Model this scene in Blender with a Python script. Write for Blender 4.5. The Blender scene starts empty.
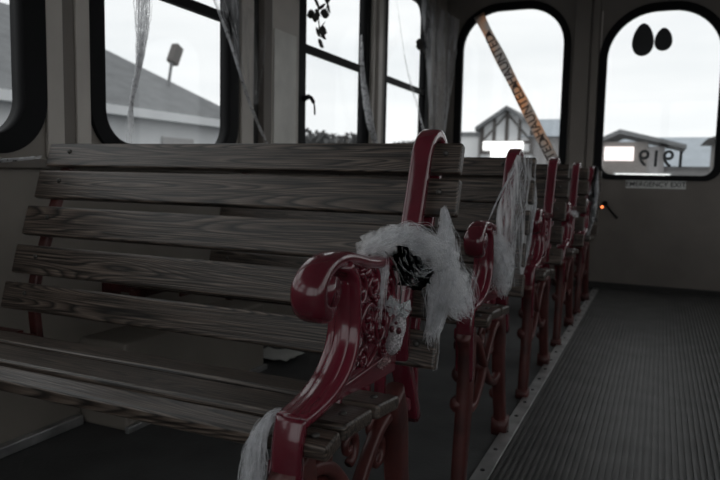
import bpy, bmesh, math, random
from mathutils import Vector, Matrix, noise
random.seed(7)
S = bpy.context.scene
C = S.collection
PI = math.pi

# ------------------------------------------------------------------ camera
YAW, PITCH, ROLL, CAMH = 0.42302, -0.09599, 0.020786, 0.7523
cy, sy = math.cos(YAW), math.sin(YAW)
fw = Vector((-sy*math.cos(PITCH), cy*math.cos(PITCH), math.sin(PITCH)))
r_ = Vector((cy, sy, 0)); u_ = r_.cross(fw)
rr = r_*math.cos(ROLL)+u_*math.sin(ROLL); uu = -r_*math.sin(ROLL)+u_*math.cos(ROLL)
cam_d = bpy.data.cameras.new('camera'); cam = bpy.data.objects.new('camera', cam_d); C.objects.link(cam)
M4 = Matrix((rr, uu, -fw)).transposed().to_4x4(); M4.translation = Vector((0, 0, CAMH))
cam.matrix_world = M4
cam_d.sensor_width = 36; cam_d.lens = 663.39/720*36
cam_d.clip_start = 0.02; cam_d.clip_end = 400
cam_d.dof.use_dof = True; cam_d.dof.focus_distance = 1.12; cam_d.dof.aperture_fstop = 6.5
S.camera = cam

# ------------------------------------------------------------------ world
w = bpy.data.worlds.new('overcast'); S.world = w; w.use_nodes = True
nt = w.node_tree; nt.nodes.clear()
N = nt.nodes.new; L = nt.links.new
out = N('ShaderNodeOutputWorld'); bg = N('ShaderNodeBackground')
tc = N('ShaderNodeTexCoord'); mp = N('ShaderNodeMapping'); nz = N('ShaderNodeTexNoise'); cr = N('ShaderNodeValToRGB')
mp.inputs['Scale'].default_value = (1.5, 1.5, 9)
nz.inputs['Scale'].default_value = 1.3; nz.inputs['Detail'].default_value = 4
cr.color_ramp.elements[0].position = .3; cr.color_ramp.elements[0].color = (.76, .79, .81, 1)
cr.color_ramp.elements[1].position = .6; cr.color_ramp.elements[1].color = (.90, .915, .92, 1)
L(tc.outputs['Generated'], mp.inputs[0]); L(mp.outputs[0], nz.inputs[0]); L(nz.outputs[0], cr.inputs[0])
L(cr.outputs[0], bg.inputs[0]); L(bg.outputs[0], out.inputs[0]); bg.inputs[1].default_value = 1.0
S.view_settings.view_transform = 'Standard'; S.view_settings.look = 'None'
S.cycles.volume_bounces = 5
S.view_settings.gamma = 1; S.view_settings.exposure = 0.28

# ------------------------------------------------------------------ materials
def mat(name, col, rough=.6, metal=0., bump=0., bscale=40., var=0., vscale=6., spec=.5, coat=0., stretch=(1, 1, 1)):
    m = bpy.data.materials.new(name); m.use_nodes = True
    nt = m.node_tree; b = nt.nodes['Principled BSDF']
    b.inputs['Base Color'].default_value = (*col, 1); b.inputs['Roughness'].default_value = rough
    b.inputs['Metallic'].default_value = metal; b.inputs['Specular IOR Level'].default_value = spec
    b.inputs['Coat Weight'].default_value = coat
    t = nt.nodes.new('ShaderNodeTexCoord'); mp = nt.nodes.new('ShaderNodeMapping')
    mp.inputs['Scale'].default_value = stretch
    nt.links.new(t.outputs['Object'], mp.inputs[0])
    if var:
        n = nt.nodes.new('ShaderNodeTexNoise'); n.inputs['Scale'].default_value = vscale; n.inputs['Detail'].default_value = 6
        r = nt.nodes.new('ShaderNodeValToRGB')
        r.color_ramp.elements[0].position = .3; r.color_ramp.elements[1].position = .7
        r.color_ramp.elements[0].color = tuple(c*(1-var) for c in col)+(1,)
        r.color_ramp.elements[1].color = tuple(min(1, c*(1+var)) for c in col)+(1,)
        nt.links.new(mp.outputs[0], n.inputs[0]); nt.links.new(n.outputs[0], r.inputs[0]); nt.links.new(r.outputs[0], b.inputs['Base Color'])
    if bump:
        n2 = nt.nodes.new('ShaderNodeTexNoise'); n2.inputs['Scale'].default_value = bscale; n2.inputs['Detail'].default_value = 5
        bp = nt.nodes.new('ShaderNodeBump'); bp.inputs['Strength'].default_value = bump; bp.inputs['Distance'].default_value = .004
        nt.links.new(mp.outputs[0], n2.inputs[0]); nt.links.new(n2.outputs[0], bp.inputs['Height']); nt.links.new(bp.outputs[0], b.inputs['Normal'])
    return m

def wood_mat():
    m = bpy.data.materials.new('weathered_dark_oak'); m.use_nodes = True
    nt = m.node_tree; b = nt.nodes['Principled BSDF']; N = nt.nodes.new; L = nt.links.new
    tc = N('ShaderNodeTexCoord'); oi = N('ShaderNodeObjectInfo')
    add = N('ShaderNodeVectorMath'); add.operation = 'MULTIPLY_ADD'
    comb = N('ShaderNodeCombineXYZ')
    mul = N('ShaderNodeMath'); mul.operation = 'MULTIPLY'; mul.inputs[1].default_value = 7.3
    L(oi.outputs['Random'], mul.inputs[0])
    for i in range(3): L(mul.outputs[0], comb.inputs[i])
    L(tc.outputs['Object'], add.inputs[0]); add.inputs[1].default_value = (1, 1, 1); L(comb.outputs[0], add.inputs[2])
    # long warped growth rings
    mp = N('ShaderNodeMapping'); mp.inputs['Scale'].default_value = (1.05, 18, 18); L(add.outputs[0], mp.inputs[0])
    n1 = N('ShaderNodeTexNoise'); n1.inputs['Scale'].default_value = .75; n1.inputs['Detail'].default_value = 1.5; n1.inputs['Distortion'].default_value = .25
    L(mp.outputs[0], n1.inputs[0])
    m1 = N('ShaderNodeMath'); m1.operation = 'MULTIPLY'; m1.inputs[1].default_value = 40; L(n1.outputs[0], m1.inputs[0])
    fr = N('ShaderNodeMath'); fr.operation = 'FRACT'; L(m1.outputs[0], fr.inputs[0])
    r1 = N('ShaderNodeValToRGB'); e = r1.color_ramp.elements
    e[0].position = 0; e[0].color = (.006, .005, .0045, 1); e[1].position = .3; e[1].color = (.070, .053, .043, 1)
    x = e.new(.75); x.color = (.118, .094, .078, 1); x = e.new(1.); x.color = (.012, .010, .009, 1)
    L(fr.outputs[0], r1.inputs[0])
    # fine fibres
    mp2 = N('ShaderNodeMapping'); mp2.inputs['Scale'].default_value = (6, 260, 260); L(add.outputs[0], mp2.inputs[0])
    n2 = N('ShaderNodeTexNoise'); n2.inputs['Scale'].default_value = 1; n2.inputs['Detail'].default_value = 4; L(mp2.outputs[0], n2.inputs[0])
    r2 = N('ShaderNodeValToRGB'); r2.color_ramp.elements[0].position = .35; r2.color_ramp.elements[0].color = (.22, .22, .22, 1)
    r2.color_ramp.elements[1].position = .62; r2.color_ramp.elements[1].color = (1.5, 1.47, 1.45, 1); L(n2.outputs[0], r2.inputs[0])
    mx = N('ShaderNodeMix'); mx.data_type = 'RGBA'; mx.blend_type = 'MULTIPLY'; mx.inputs['Factor'].default_value = 1
    L(r1.outputs[0], mx.inputs['A']); L(r2.outputs[0], mx.inputs['B'])
    L(mx.outputs['Result'], b.inputs['Base Color'])
    b.inputs['Roughness'].default_value = .36; b.inputs['Specular IOR Level'].default_value = .55
    mh = N('ShaderNodeMix'); mh.data_type = 'RGBA'; mh.blend_type = 'MIX'; mh.inputs['Factor'].default_value = .5
    L(r1.outputs[0], mh.inputs['A']); L(n2.outputs[0], mh.inputs['B'])
    bp = N('ShaderNodeBump'); bp.inputs['Strength'].default_value = .8; bp.inputs['Distance'].default_value = .002
    L(mh.outputs['Result'], bp.inputs['Height']); L(bp.outputs[0], b.inputs['Normal'])
    return m

def alpha_mat(name, col, a_lo, a_hi, scale=30, stretch=(1, 1, 1), p0=.4, p1=.7, rough=.9, detail=5):
    """thin fibrous or clear sheet: noise drives its opacity"""
    m = bpy.data.materials.new(name); m.use_nodes = True
    nt = m.node_tree; b = nt.nodes['Principled BSDF']; N = nt.nodes.new; L = nt.links.new
    b.inputs['Base Color'].default_value = (*col, 1); b.inputs['Roughness'].default_value = rough
    b.inputs['Specular IOR Level'].default_value = .1
    tc = N('ShaderNodeTexCoord'); mp = N('ShaderNodeMapping'); mp.inputs['Scale'].default_value = stretch
    n = N('ShaderNodeTexNoise'); n.inputs['Scale'].default_value = scale; n.inputs['Detail'].default_value = detail
    mr = N('ShaderNodeMapRange'); mr.inputs['From Min'].default_value = p0; mr.inputs['From Max'].default_value = p1
    mr.inputs['To Min'].default_value = a_lo; mr.inputs['To Max'].default_value = a_hi
    L(tc.outputs['Object'], mp.inputs[0]); L(mp.outputs[0], n.inputs[0]); L(n.outputs[0], mr.inputs[0]); L(mr.outputs[0], b.inputs['Alpha'])
    return m

def translucent_mix(m, col, f):
    nt = m.node_tree; b = nt.nodes['Principled BSDF']; t = nt.nodes.new('ShaderNodeBsdfTranslucent'); t.inputs[0].default_value = (*col, 1)
    x = nt.nodes.new('ShaderNodeMixShader'); x.inputs[0].default_value = f; y = nt.nodes.new('ShaderNodeMixShader'); tr = nt.nodes.new('ShaderNodeBsdfTransparent')
    src = b.inputs['Alpha'].links[0].from_socket; nt.links.remove(b.inputs['Alpha'].links[0])
    nt.links.new(b.outputs[0], x.inputs[1]); nt.links.new(t.outputs[0], x.inputs[2])
    nt.links.new(src, y.inputs[0]); nt.links.new(tr.outputs[0], y.inputs[1]); nt.links.new(x.outputs[0], y.inputs[2])
    nt.links.new(y.outputs[0], nt.nodes['Material Output'].inputs[0]); return m
def glass_mat():
    m = bpy.data.materials.new('window_glass'); m.use_nodes = True
    nt = m.node_tree; nt.nodes.clear(); N = nt.nodes.new; L = nt.links.new
    o = N('ShaderNodeOutputMaterial'); mx = N('ShaderNodeMixShader'); t = N('ShaderNodeBsdfTransparent'); g = N('ShaderNodeBsdfGlossy')
    g.inputs['Roughness'].default_value = .02; mx.inputs[0].default_value = .025
    t.inputs[0].default_value = (.97, .975, .975, 1)
    L(t.outputs[0], mx.inputs[1]); L(g.outputs[0], mx.inputs[2]); L(mx.outputs[0], o.inputs[0])
    return m

def emit_mat(name, col, s):
    m = mat(name, col); b = m.node_tree.nodes['Principled BSDF']
    b.inputs['Emission Color'].default_value = (*col, 1); b.inputs['Emission Strength'].default_value = s
    return m

WOOD = wood_mat()
RED = mat('glossy_dark_red_paint', (.115, .013, .024), .2, bump=.25, bscale=22, spec=.6, coat=.5, var=.25, vscale=9)
REDW = mat('worn_brownish_red_paint', (.075, .020, .018), .42, bump=.4, bscale=30, var=.5, vscale=14)
BOLT = mat('dull_steel', (.10, .095, .09), .5, .7)
BEIGE = mat('beige_wall_paint', (.225, .20, .175), .55, var=.12, vscale=4, bump=.1)
BROWNW = mat('brown_panel', (.17, .15, .133), .6, var=.15, vscale=3)
POSTM = mat('pale_post_paint', (.50, .46, .42), .45, var=.12, vscale=5)
CEIL = mat('ceiling_panel', (.60, .57, .53), .7)
RUB = mat('black_rubber', (.005, .005, .006), .6, spec=.15)
DARK = mat('painted_recess_shade', (.02, .019, .018), .7)  # near-black colour standing in for shade in a recess and a gap
GLASS = glass_mat()
FLOORM = mat('grey_vinyl_floor', (.055, .056, .057), .6, var=.25, vscale=8, bump=.3, bscale=90)
MATM = mat('ribbed_rubber', (.085, .084, .083), .45, var=.35, vscale=10)
ALU = mat('worn_aluminium', (.42, .42, .42), .4, .7, var=.3, vscale=14)
SCREW = mat('dark_screw', (.012, .012, .012), .5)
WOOL = translucent_mix(alpha_mat('cotton_fibre', (.88, .89, .91), .45, .8, 60), (.8, .8, .82), .45)
VEIL = translucent_mix(alpha_mat('stretched_cotton_veil', (.85, .86, .88), .10, .85, 20, (1.5, 1.5, .5), .40, .68), (.8, .8, .82), .4)
VEILT = translucent_mix(alpha_mat('thin_cotton_veil', (.8, .8, .82), .0, .35, 22, (1, 1, .25), .42, .75), (.8, .8, .82), .5)

# ------------------------------------------------------------------ helpers
def link_mesh(name, me, m, parent=None, loc=(0, 0, 0), smooth=False):
    o = bpy.data.objects.new(name, me); C.objects.link(o)
    if m is not None:
        me.materials.clear(); me.materials.append(m)
    if smooth:
        for p in me.polygons: p.use_smooth = True
    if parent: o.parent = parent
    o.location = loc
    return o

class MB:
    def __init__(s): s.v = []; s.f = []
    def add(s, v, f):
        k = len(s.v); s.v += [tuple(q) for q in v]; s.f += [tuple(i+k for i in q) for q in f]; return s
    def box(s, x0, x1, y0, y1, z0, z1):
        v = [(x, y, z) for x in (x0, x1) for y in (y0, y1) for z in (z0, z1)]
        return s.add(v, [(0, 1, 3, 2), (4, 6, 7, 5), (0, 4, 5, 1), (2, 3, 7, 6), (0, 2, 6, 4), (1, 5, 7, 3)])
    def sweep(s, pts, wd, th, side=Vector((1, 0, 0)), n=14, sq=.55, cap=True):
        """bar along pts; wd = size along `side`, th = size across it in the plane of the path (scalars or lists)"""
        P = [Vector(p) for p in pts]; m = len(P)
        W = wd if hasattr(wd, '__len__') else [wd]*m; T = th if hasattr(th, '__len__') else [th]*m
        v = []; f = []
        for i, p in enumerate(P):
            t = (P[min(i+1, m-1)]-P[max(i-1, 0)]).normalized()
            sd = (side-t*side.dot(t)).normalized(); up = t.cross(sd)
            for k in range(n):
                a = 2*PI*(k+.5)/n; c, q = math.cos(a), math.sin(a)
                v.append(p+sd*(W[i]/2*math.copysign(abs(c)**sq, c))+up*(T[i]/2*math.copysign(abs(q)**sq, q)))
        for i in range(m-1):
            for k in range(n):
                a, b = i*n+k, i*n+(k+1) % n; f.append((a, b, b+n, a+n))
        if cap: f += [tuple(range(n-1, -1, -1)), tuple((m-1)*n+k for k in range(n))]
        return s.add(v, f)
    def tube(s, pts, r, n=8):
        return s.sweep(pts, [2*x for x in r] if hasattr(r, '__len__') else 2*r, [2*x for x in r] if hasattr(r, '__len__') else 2*r, Vector((.9, .31, .2)).normalized(), n, 1.)
    def ball(s, c, r, seg=14, ring=8, sc=(1, 1, 1)):
        v = []; f = []
        for i in range(ring+1):
            for k in range(seg):
                a, b = PI*i/ring, 2*PI*k/seg
                v.append((c[0]+r*sc[0]*math.sin(a)*math.cos(b), c[1]+r*sc[1]*math.sin(a)*math.sin(b), c[2]+r*sc[2]*math.cos(a)))
        for i in range(ring):
            for k in range(seg):
                f.append((i*seg+k, i*seg+(k+1) % seg, (i+1)*seg+(k+1) % seg, (i+1)*seg+k))
        return s.add(v, f)
    def build(s, name, m, parent=None, loc=(0, 0, 0), smooth=False, bevel=0, bseg=2, angle=False):
        me = bpy.data.meshes.new(name); me.from_pydata(s.v, [], s.f)
        bm = bmesh.new(); bm.from_mesh(me)
        if bevel:
            bmesh.ops.bevel(bm, geom=bm.edges[:], offset=bevel, segments=bseg, affect='EDGES', profile=.5, clamp_overlap=True)
        bmesh.ops.recalc_face_normals(bm, faces=bm.faces[:])
        bm.to_mesh(me); bm.free(); me.update()
        return link_mesh(name, me, m, parent, loc, smooth)

def catmull(pts, k=6):
    P = [Vector(p) for p in pts]; P = [P[0]*2-P[1]]+P+[P[-1]*2-P[-2]]; o = []
    for i in range(1, len(P)-2):
        for j in range(k):
            t = j/k; a, b, c, d = P[i-1:i+3]
            o.append(.5*((2*b)+(c-a)*t+(2*a-5*b+4*c-d)*t*t+(-a+3*b-3*c+d)*t**3))
    o.append(P[-2]); return o

def rrect(x0, x1, y0, y1, rb, rt=None, seg=8):
    rt = rb if rt is None else rt; o = []
    for cx, cyy, r, a0 in ((x1-rb, y0+rb, rb, -90), (x1-rt, y1-rt, rt, 0), (x0+rt, y1-rt, rt, 90), (x0+rb, y0+rb, rb, 180)):
        for i in range(seg+1):
            a = math.radians(a0+90*i/seg); o.append((cx+r*math.cos(a), cyy+r*math.sin(a)))
    return o

def plate_mesh(name, outer, holes, depth, basis):
    """flat plate with holes: 2D outline (a,b) extruded by depth about its middle; basis maps (a,b,c) to the world"""
    cu = bpy.data.curves.new(name, 'CURVE'); cu.dimensions = '2D'; cu.fill_mode = 'BOTH'; cu.extrude = depth/2
    for lp in [outer]+holes:
        sp = cu.splines.new('POLY'); sp.points.add(len(lp)-1)
        for i, p in enumerate(lp): sp.points[i].co = (p[0], p[1], 0, 1)
        sp.use_cyclic_u = True
    o = bpy.data.objects.new(name+'_tmp', cu); C.objects.link(o)
    dg = bpy.context.evaluated_depsgraph_get(); me = bpy.data.meshes.new_from_object(o.evaluated_get(dg))
    C.objects.unlink(o); bpy.data.objects.remove(o); bpy.data.curves.remove(cu)
    me.transform(basis); me.name = name
    bm = bmesh.new(); bm.from_mesh(me); bmesh.ops.remove_doubles(bm, verts=bm.verts[:], dist=1e-5)
    bmesh.ops.recalc_face_normals(bm, faces=bm.faces[:]); bm.to_mesh(me); bm.free()
    return me
def XW(x): return Matrix(((0, 0, 1, x), (1, 0, 0, 0), (0, 1, 0, 0), (0, 0, 0, 1)))      # (a,b)->(Y,Z) at x
def YW(y): return Matrix(((1, 0, 0, 0), (0, 0, -1, y), (0, 1, 0, 0), (0, 0, 0, 1)))      # (a,b)->(X,Z) at y
def ZW(z): return Matrix.Translation((0, 0, z))

def text_mesh(name, s, size, ex=.0005):
    cu = bpy.data.curves.new(name, 'FONT'); cu.body = s; cu.size = size; cu.extrude = ex; cu.align_x = 'CENTER'; cu.align_y = 'CENTER'; cu.offset = size*.012
    o = bpy.data.objects.new(name+'_tmp', cu); C.objects.link(o)
    dg = bpy.context.evaluated_depsgraph_get(); me = bpy.data.meshes.new_from_object(o.evaluated_get(dg))
    C.objects.unlink(o); bpy.data.objects.remove(o); bpy.data.curves.remove(cu); return me

def tag(o, label=None, cat=None, group=None, kind=None):
    if label: o['label'] = label
    if cat: o['category'] = cat
    if group: o['group'] = group
    if kind: o['kind'] = kind
    return o
def empty(name, loc, label=None, cat=None, group=None, kind=None):
    o = bpy.data.objects.new(name, None); C.objects.link(o); o.location = loc; o.empty_display_size = .1
    return tag(o, label, cat, group, kind)
def struct(o): o['kind'] = 'structure'; return o

# ------------------------------------------------------------------ shell
XL, XR, YF, YR, ZC = -1.55, 1.55, -1.9, 4.9, 2.15
ZS, ZT = .84, 1.93
ZB = -.9                                     # street level below the coach floor
WL = [(1, .30, 1.25), (2, 1.53, 2.165), (3, 2.76, 3.45), (4, 3.76, 4.47)]
WB = [(-1.3, -.55), (-.35, .22)]             # behind the camera
holesL = [rrect(a-.02, b+.02, ZS-.02, ZT+.02, .11) for _, a, b in WL]+[rrect(a, b, ZS, ZT, .10) for a, b in WB]
RB = [(-1.75, -.85), (-.68, .22), (.40, 1.30), (1.48, 2.38), (2.56, 3.46), (3.64, 4.70)]  # right-hand windows out of view, widened to let more light inside
struct(MB().box(XL-.1, XR+.1, YF-.1, YR+.1, -.05, 0).build('floor', FLOORM))
struct(MB().box(XL-.1, XR+.1, YF-.1, YR+.1, ZC, ZC+.05).build('ceiling', CEIL))
struct(link_mesh('wall_left', plate_mesh('wall_left', [(YF, 0), (YR, 0), (YR, ZC), (YF, ZC)], holesL, .03, XW(XL-.015)), BEIGE))
struct(link_mesh('wall_right', plate_mesh('wall_right', [(YF, 0), (YR, 0), (YR, ZC), (YF, ZC)], [rrect(a-.02, b+.02, .70, 2.0, .1) for a, b in RB], .03, XW(XR+.015)), BEIGE))
RW = [(5, -1.40, -.675, .83, 1.965), (6, -.385, .305, .80, 1.88), (7, .66, 1.40, .83, 1.965)]
holesR = [rrect(a-.02, b+.02, z0-.02, z1+.02, .08, .29 if n != 6 else .32, 12) for n, a, b, z0, z1 in RW]
struct(link_mesh('wall_rear', plate_mesh('wall_rear', [(XL-.07, 0), (XR+.07, 0), (XR+.07, ZC), (XL-.07, ZC)], holesR, .03, YW(YR+.015)), BROWNW))
fh = [rrect(-1.47, -.04, .40, 2.05, .12), rrect(.04, 1.47, .40, 2.05, .12)]  # front openings out of view, made large to light the near bench
struct(link_mesh('wall_front', plate_mesh('wall_front', [(XL-.07, 0), (XR+.07, 0), (XR+.07, ZC), (XL-.07, ZC)], fh, .03, YW(YF-.015)), BROWNW))

def window(n, ow, basis_fn, pos, a, b, z0, z1, rb, rt, fwid=.06, bar=False, inner=.012):
    root = struct(empty('window_%d' % n, (0, 0, 0)))
    o = rrect(a-fwid, b+fwid, z0-fwid*.7, z1+fwid, rb+fwid*.7, rt+fwid, 12); i = rrect(a+.0, b-.0, z0+.0, z1-.0, rb, rt, 12)
    fr = link_mesh('window_frame', plate_mesh('window_frame', o, [i], .05, basis_fn(pos+ow*.011)), RUB, root)
    pn = link_mesh('pane', plate_mesh('pane', rrect(a-.004, b+.004, z0-.004, z1+.004, rb, rt, 12), [], .004, basis_fn(pos+ow*.022)), GLASS, root)
    if bar:
        mb = MB(); x = pos+ow*.006
        mb.box(x-.012, x+.012, a, b, 1.325, 1.36); mb.build('sash_bar', RUB, root)
    return root
for n, a, b in WL: window(n, -1, XW, XL, a, b, ZS, ZT, .1, .1, bar=True, fwid=(.07, .055, .07, .07)[n-1])
for n, a, b, z0, z1 in RW: window(n, 1, YW, YR, a, b, z0, z1, .07, .27 if n != 6 else .30, fwid=.05)
for k, (a, b) in enumerate(RB): window(k+8, 1, XW, XR, a, b, .72, 1.98, .1, .1, bar=True)
for k, (a, b) in enumerate([(-1.45, -.06), (.06, 1.45)]): window(k+14, -1, YW, YF, a, b, .42, 2.03, .1, .1, fwid=.04)
for k, (a, b) in enumerate(WB): window(k+16, -1, XW, XL, a, b, ZS, ZT, .1, .1, bar=True)

# trims: sill ledge, pillar posts, door seams
tn = [0]
def trim(mb, m, bevel=.003):
    tn[0] += 1; return struct(mb.build('trim_%d' % tn[0], m, bevel=bevel))
trim(MB().box(XL, XL+.03, YF, YR, .755, .78), BROWNW)
for a, b, d, m in [(1.322, 1.378, .012, POSTM), (1.380, 1.422, .006, BROWNW), (1.424, 1.474, .012, POSTM),
                   (2.245, 2.33, .012, POSTM), (2.335, 2.375, .004, DARK), (2.378, 2.44, .03, BROWNW), (2.445, 2.69, .016, POSTM),  # near-black strip paints in the shade of a narrow recess
                   (3.50, 3.53, .035, POSTM), (3.545, 3.60, .05, POSTM), (3.615, 3.68, .03, BROWNW),
                   (4.54, 4.64, .02, BROWNW), (4.66, 4.86, .035, BROWNW)]:
    trim(MB().box(XL, XL+d, a, b, .785, ZC), m)
trim(MB().box(XL+.016, XL+.022, 2.47, 2.66, .785, 1.37), mat('pale_post_plate', (.66, .64, .60), .5, var=.12, vscale=9))  # thin paler plate over the lower part of the pillar post
# rear wall: pillar panels and the seams of the emergency door
trim(MB().box(-.605, -.50, YR-.015, YR, 0, ZC), BROWNW)
trim(MB().box(-.485, -.44, YR-.02, YR, 0, ZC), BROWNW)
trim(MB().box(-.432, -.424, YR-.012, YR, .35, 1.9), POSTM, .001)
trim(MB().box(XL, XR, YR-.03, YR, 0, .05), DARK)  # dark strip stands in for the shaded gap at the wall foot

# beige wheel housing under the seats, aluminium edgings
wh = empty('wheel_housing', (-1.45, 1.7, 0), 'beige painted box on the floor against the left wall under the front bench', 'wheel housing')
MB().box(-.10, .085, -.28, .45, 0, .26).build('housing_body', BEIGE, wh, bevel=.01)
MB().box(.085, .10, -.29, .45, 0, .02).build('edge_strip', ALU, wh, bevel=.003)
es = MB().box(-1.548, -1.522, .55, 1.41, 0.0, .03).build('wall_edging', ALU, bevel=.004)
tag(es, 'dull metal edging along the foot of the left wall before the beige box', 'edging')

# ------------------------------------------------------------------ aisle runner
rm = MB(); rm.box(-.35, .42, -.6, YR-.03, .0, .005)
k = 0; x = -.343
while x < .41:
    rm.box(x, x+.0075, -.6, YR-.03, .004, .0125); x += .0165
tag(rm.build('aisle_runner', MATM), 'dark ribbed rubber matting down the aisle to the rear wall', 'floor mat')
st = empty('floor_strip', (-.372, 2, 0), 'pale metal edging strip with screws between the bench legs and the ribbed aisle matting', 'edging strip')
MB().box(-.02, .022, -2.4, 2.85, 0, .009).build('strip_plate', ALU, st, bevel=.002)
sm = None
for i in range(28):
    yy = -1.1+i*.145
    if sm is None:
        sm = MB(); sm.tube([(0, 0, .0), (0, 0, .0115)], .0058, 10); sm = sm.build('screw', SCREW, st, (-.002, yy, 0))
    else:
        c = sm.copy(); C.objects.link(c); c.parent = st; c.location = (-.002, yy, 0)

# ------------------------------------------------------------------ bench
PITCHB = .809
BX, BY = -.9, 1.0
def rig_legs(x, P, ef):
    # legs
    fl = MB(); q = catmull(P([(.685, .40), (.700, .36), (.698, .27), (.685, .17), (.672, .09), (.664, .03), (.66, .0)]), 4); n = len(q)
    fl.sweep(q, [.034]*n, [.080-.046*min(1, i/n*1.15) for i in range(n)], sq=.5)
    fl.sweep(P([(.66, .0), (.66, .03)]), .045, .045, sq=.4, side=Vector((1, 0, 0)))
    for k in range(3): fl.ball((x, .70-BY-.008*k, .36-.07*k), .022, 12, 8, (.95, 1.1, 1.0))
    fl.build('leg', REDW, ef, smooth=True)
    rl = MB(); q = catmull(P([(1.02, .385), (1.045, .33), (1.055, .25), (1.075, .15), (1.105, .06), (1.115, .0)]), 4); n = len(q)
    rl.sweep(q, [.034]*n, [.064-.028*i/n for i in range(n)], sq=.5)
    rl.sweep(P([(1.115, .0), (1.112, .05)]), .048, .05, sq=.35)
    rl.ball((x, 1.05-BY, .27), .02, 10, 6); rl.ball((x, 1.08-BY, .13), .018, 10, 6)
    rl.build('leg', REDW, ef, smooth=True)
    br = MB()
    for l in ([(.715, .375), (.79, .35), (.86, .28), (.92, .22), (.99, .19), (1.05, .20)], [(1.03, .36), (.96, .34), (.89, .28), (.83, .22), (.77, .19), (.70, .20)]):
        br.sweep(catmull(P(l), 5), .022, .02, sq=.6)
    for c0, c1, r0, a0, tr in ((.78, .30, .035, .5, 1.2), (.99, .29, .035, 2.6, -1.2), (.88, .345, .028, -1.5, 1.2), (.88, .225, .026, 1.5, 1.2), (.80, .36, .022, 3, 1), (.97, .35, .022, 0, -1)):
        pts = []
        for i in range(25):
            t = i/24; a = a0+tr*2*PI*t; r = r0*(1-t*.85); pts.append((x, c0-BY+r*math.cos(a), c1+r*math.sin(a)))
        br.tube(pts, [.008-.003*i/24 for i in range(25)], 7)
    br.ball((x, .875-BY, .265), .022, 10, 6)
    br.build('leg_brace', REDW, ef, smooth=True)

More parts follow.
